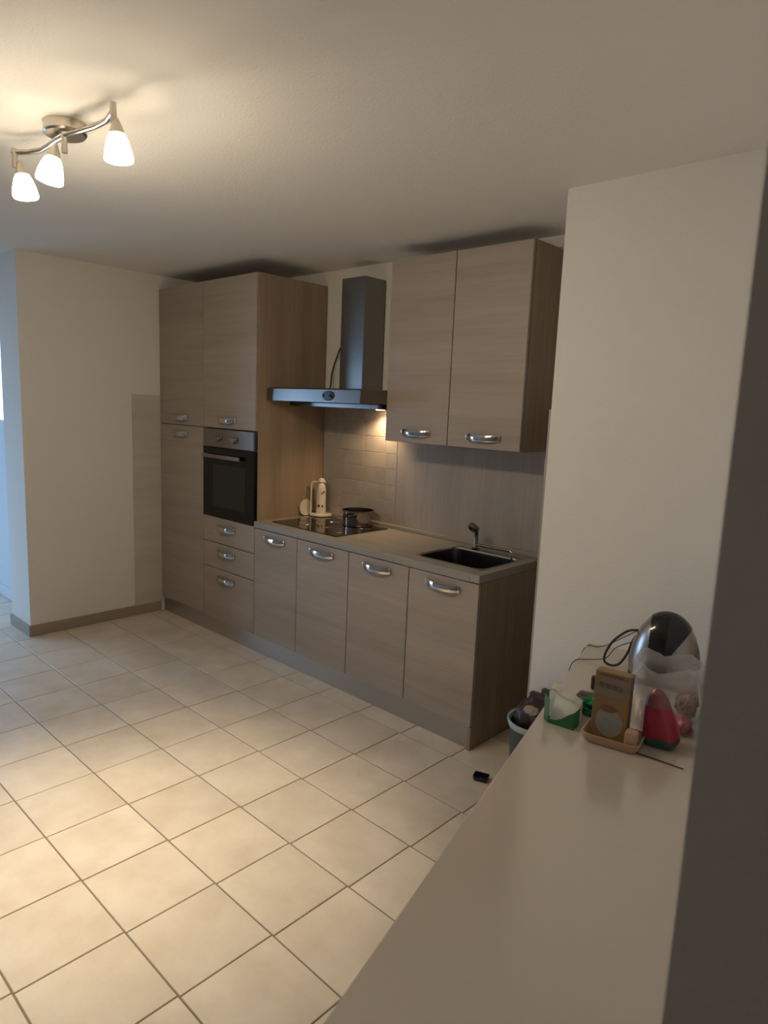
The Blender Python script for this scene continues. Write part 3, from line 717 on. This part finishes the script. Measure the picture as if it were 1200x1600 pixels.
m = MB(); slab_poly(m, [(-0.046, 0.022, 0.0015), (0.046, 0.022, 0.0015), (0.046, 0.021, 0.058), (0.028, 0.021, 0.063), (0.010, 0.021, 0.069), (-0.02, 0.021, 0.078), (-0.040, 0.021, 0.082), (-0.046, 0.021, 0.075)], (0, -0.0012, 0))
slab_poly(m, [(-0.026, -0.018, 0.0015), (0.044, -0.018, 0.0015), (0.044, 0.019, 0.052), (-0.026, 0.019, 0.072)], (0, 0.0012, 0.001))
m.build('white_inside', 'white_card', gc)
m = MB(); pp = []
for k in range(9):
    f = k/8; pp.append((-0.046+0.090*f, 0.026+0.002*math.sin(9*f), 0.083-0.028*f+0.0022*math.sin(11*f)))
for A, B in zip(pp, pp[1:]):
    slab_poly(m, [A, B, (B[0]-0.004, B[1]+0.036, B[2]+0.003), (A[0]-0.004, A[1]+0.036, A[2]+0.003)], (0, 0, 0.001))
for s in (-0.040, 0.040): slab_poly(m, [(s, 0.030, 0.0015), (s, 0.058, 0.0015), (s, 0.058, 0.080-0.34*(s+0.046)), (s, 0.030, 0.076-0.33*(s+0.046))], (0.001, 0, 0))
m.build('torn_flap', 'paper_white', gc)

# crumpled green foil
fw, fl_ = xyl(0.922, -0.738)
m = MB(); t = bmesh.new(); bmesh.ops.create_icosphere(t, subdivisions=4, radius=1.0)
for v in t.verts:
    n_ = noise.noise(v.co*2.3+Vector((3, 1, 7)))*0.45 + noise.noise(v.co*6.0)*0.35
    v.co = v.co*(1+n_); v.co = Vector((v.co.x*0.048, v.co.y*0.030, max(-0.02, v.co.z*0.026)))
m.add(t); o = m.build('crumpled_foil', 'green_foil'); o.location = tp(fw, fl_, TZ+0.020); o.rotation_euler = (0, 0, TA+0.1)
tag(o, 'crumpled shiny green foil wrapper between the green carton and the gold box', 'wrapper')
# two dark brown slabs
sw, sl = xyl(0.897, -0.668)
o = MB().box(-0.048, 0.048, -0.024, 0.024, 0, 0.026, 0.009, 3).build('dark_slab', 'dark_brown', None, True); o.location = tp(sw, sl, TZ+0.0005); o.rotation_euler = (0, 0, TA-0.15)
tag(o, 'dark brown rounded slab lying behind the crumpled green foil', 'slab')
sw, sl = xyl(0.866, -0.556)
o = MB().box(-0.028, 0.028, -0.010, 0.010, 0, 0.045, 0.006, 3).build('dark_block', 'dark_brown', None, True); o.location = tp(sw, sl, TZ+0.0005); o.rotation_euler = (0, 0, TA+0.1)
tag(o, 'small dark brown block half hidden behind the gold box', 'block')

# red wrapped packet in the bag
rw, rl_ = xyl(1.140, -0.772)
rp = thing('red_packet', 'red wrapped packet with dark green base at the front of the clear bag', 'packet', tp(rw, rl_, TZ+0.003), TA)
loops = []
nn = 28
for (z, sx, sy, ox) in ((0.0, 0.040, 0.030, 0.0), (0.016, 0.047, 0.036, 0), (0.040, 0.046, 0.034, 0), (0.075, 0.040, 0.030, -0.004), (0.105, 0.033, 0.024, -0.010), (0.130, 0.026, 0.017, -0.014), (0.145, 0.015, 0.009, -0.016), (0.152, 0.006, 0.004, -0.017)):
    lp = []
    for k in range(nn):
        aa = 2*math.pi*k/nn; e = 0.75
        cx_ = math.copysign(abs(math.cos(aa))**e, math.cos(aa)); sy_ = math.copysign(abs(math.sin(aa))**e, math.sin(aa))
        cr = 1+0.06*math.sin(5*aa+z*30)
        lp.append((ox+sx*cx_*cr, sy*sy_*cr, z))
    loops.append(lp)
loft(MB(), loops[:5], True, True).build('wrapper', 'red_wrap', rp, True)
loft(MB(), loops[4:], False, True).build('gathered_top', 'film_pink', rp, True, label='dull pinkish gathered top')
loops2 = [[(x*1.04, y*1.05, z*0.98) for x, y, z in lp] for lp in loops[:2]]; loops2.append([(x*1.03, y*1.04, z*0.60+0.0) for x, y, z in loops[2]])
loft(MB(), loops2).build('base_wrap', 'green_leaf_wrap', rp, True, label='dark green base of the wrapper')
# second pink packet and brown snacks
kw, kl = xyl(1.158, -0.655)
pk = MB(); t = bmesh.new(); bmesh.ops.create_icosphere(t, subdivisions=3, radius=1.0)
for v in t.verts:
    v.co *= 1+0.30*noise.noise(v.co*2.5); v.co = Vector((v.co.x*0.024, v.co.y*0.036, max(-0.020, v.co.z*0.026)))
pk.add(t); o = pk.build('pink_packet', 'pink_wrap', None, True); o.location = tp(kw, kl, TZ+0.0235); o.rotation_euler = (0, 0, TA)
tag(o, 'small pink packet lying at the right of the red packet', 'packet')
pk = MB(); rng = random.Random(5); t = bmesh.new(); bmesh.ops.create_icosphere(t, subdivisions=4, radius=1.0)
for v in t.verts:
    v.co *= 1+0.22*noise.noise(v.co*3.4)+0.10*noise.noise(v.co*9); v.co = Vector((v.co.x*0.030, v.co.y*0.045, v.co.z*0.050))
pk.add(t); o = pk.build('snack_packet', 'biscuit', None, False); o.location = tp(kw+0.002, kl-0.085, TZ+0.060); o.rotation_euler = (0, 0, TA)
tag(o, 'packet of brown biscuits at the right side of the clear bag', 'packet')

# clear plastic bag around them
gx, gy = 0.322, xyl(1.115, -0.595)[1]
bag = thing('clear_plastic_bag', 'translucent white plastic bag standing open on the white table', 'plastic bag', tp(gx, gy, TZ), TA)
m = MB(); nn, nv = 72, 26; rows = []
for j in range(nv+1):
    f = j/nv; row = []
    for k in range(nn):
        aa = 2*math.pi*k/nn; ca, sa = math.cos(aa), math.sin(aa)
        hx_ = 0.088+0.012*math.sin(f*math.pi)-0.006*f; hy_ = 0.125-0.045*f
        e = 0.6
        x = hx_*math.copysign(abs(ca)**e, ca); y = hy_*math.copysign(abs(sa)**e, sa)
        topz = 0.156+0.026*abs(math.sin(x*24+0.35))+0.012*noise.noise(Vector((ca*2, sa*2, 4)))
        z = 0.002+topz*f
        nz_ = noise.noise(Vector((x*22, y*22, z*16)))*0.010+noise.noise(Vector((x*55, y*55, z*30)))*0.005
        rr = 1+nz_/0.09*(0.25+0.75*f)
        row.append(m.bm.verts.new((max(-0.098, min(x*rr, 0.098)), y*rr, z)))
    rows.append(row)
for A, B in zip(rows, rows[1:]):
    for k in range(nn): m.bm.faces.new((A[k], A[(k+1) % nn], B[(k+1) % nn], B[k]))
m.bm.faces.new(rows[0][::-1])
m.build('film', 'clear_film', bag, True)
# small clear wrapper flap beside the box
cw, cl_ = xyl(1.085, -0.775)
m = MB(); n1, n2 = 8, 10; g = []
for i in range(n1+1):
    rr_ = []
    for j in range(n2+1):
        x = -0.016+0.032*i/n1; z = 0.08*j/n2
        rr_.append(m.bm.verts.new((x+0.010*z/0.08, 0.006*math.sin(i*1.1)+0.004*math.sin(j*0.9+i), z)))
    g.append(rr_)
for i in range(n1):
    for j in range(n2): m.bm.faces.new((g[i][j], g[i+1][j], g[i+1][j+1], g[i][j+1]))
o = m.build('clear_wrapper', 'clear_film_small', None, True); o.location = tp(cw, cl_, TZ+0.0275); o.rotation_euler = (0, 0, TA)
tag(o, 'small crinkled clear plastic wrapper between the gold box and the red packet', 'wrapper')
# thin dark stick
m = MB(); a1, a2 = Vector((1.117, -0.869, TZ+0.0022)), Vector((1.236, -0.860, TZ+0.0022))
m.tube([a1, (a1+a2)/2, a2], [0.0022, 0.002, 0.0014], 6); tag(m.build('thin_stick', 'stick_wood', None, True), 'thin dark stick lying on the white table in front of the clear bag', 'stick')

# ------------------------------------------------------------------ bin corner
bn = thing('waste_bin', 'dark round bin with pale teal rim beside the kitchen end panel', 'bin', (0.456, -0.205, 0.0))
MB().lathe([(0.0, 0.0), (0.078, 0.0), (0.083, 0.006), (0.103, 0.382), (0.099, 0.382), (0.080, 0.010), (0.0, 0.010)], 40, close=False).build('bucket', 'bin_dark', bn, True)
MB().lathe([(0.101, 0.370), (0.108, 0.373), (0.115, 0.396), (0.113, 0.402), (0.105, 0.398), (0.0995, 0.383)], 40, close=False).build('rim', 'teal_plastic', bn, True, label='pale teal rim')
m = MB(); t = bmesh.new(); bmesh.ops.create_icosphere(t, subdivisions=4, radius=1.0)
for v in t.verts:
    v.co *= 1+0.16*noise.noise(v.co*2.2)+0.08*noise.noise(v.co*6); v.co = Vector((v.co.x*0.082, v.co.y*0.082, v.co.z*0.085))
m.add(t); o = m.build('rubbish_bag', 'bag_brown', None, True); o.location = (0.456, -0.205, 0.410)
tag(o, 'crumpled dark brown rubbish bag filling the bin', 'bag')
m = MB(); t = bmesh.new(); bmesh.ops.create_icosphere(t, subdivisions=3, radius=1.0)
for v in t.verts:
    v.co *= 1+0.3*noise.noise(v.co*2.6+Vector((5, 0, 0))); v.co = Vector((v.co.x*0.030, v.co.y*0.020, v.co.z*0.012))
m.add(t); o = m.build('crumpled_paper', 'bag_paper', None); o.location = (0.470, -0.268, 0.462); o.rotation_euler = (0.75, 0.1, 0.3)
tag(o, 'crumpled pale paper scrap on top of the rubbish in the bin', 'paper')
bd_ = thing('dark_board', 'flat dark brown box standing on the floor between bin and wall', 'box', (0.455, -0.062, 0.0))
MB().box(-0.110, 0.150, -0.015, 0.015, 0.0, 0.445, 0.004).build('carton', 'dark_brown', bd_)
MB().box(-0.055, 0.150, -0.013, 0.013, 0.4455, 0.475, 0.004).build('flap', 'dark_brown', bd_)
# small black object on the floor
fo = thing('black_adapter', 'small shiny black plastic object lying on the floor tiles', 'plastic scrap', (0.188, -0.165, 0.0), math.radians(20))
m = MB(); loft(m, [rl(0.030, 0.022, 0.006, 0.0005), rl(0.034, 0.026, 0.007, 0.022), rl(0.031, 0.023, 0.006, 0.022), rl(0.027, 0.019, 0.005, 0.004)], True, True).build('cup', 'gloss_black', fo, True)
MB().lathe([(0.008, 0.0045), (0.008, 0.010), (0.0, 0.011)], 10, close=False).build('boss', 'gloss_black', fo, True)
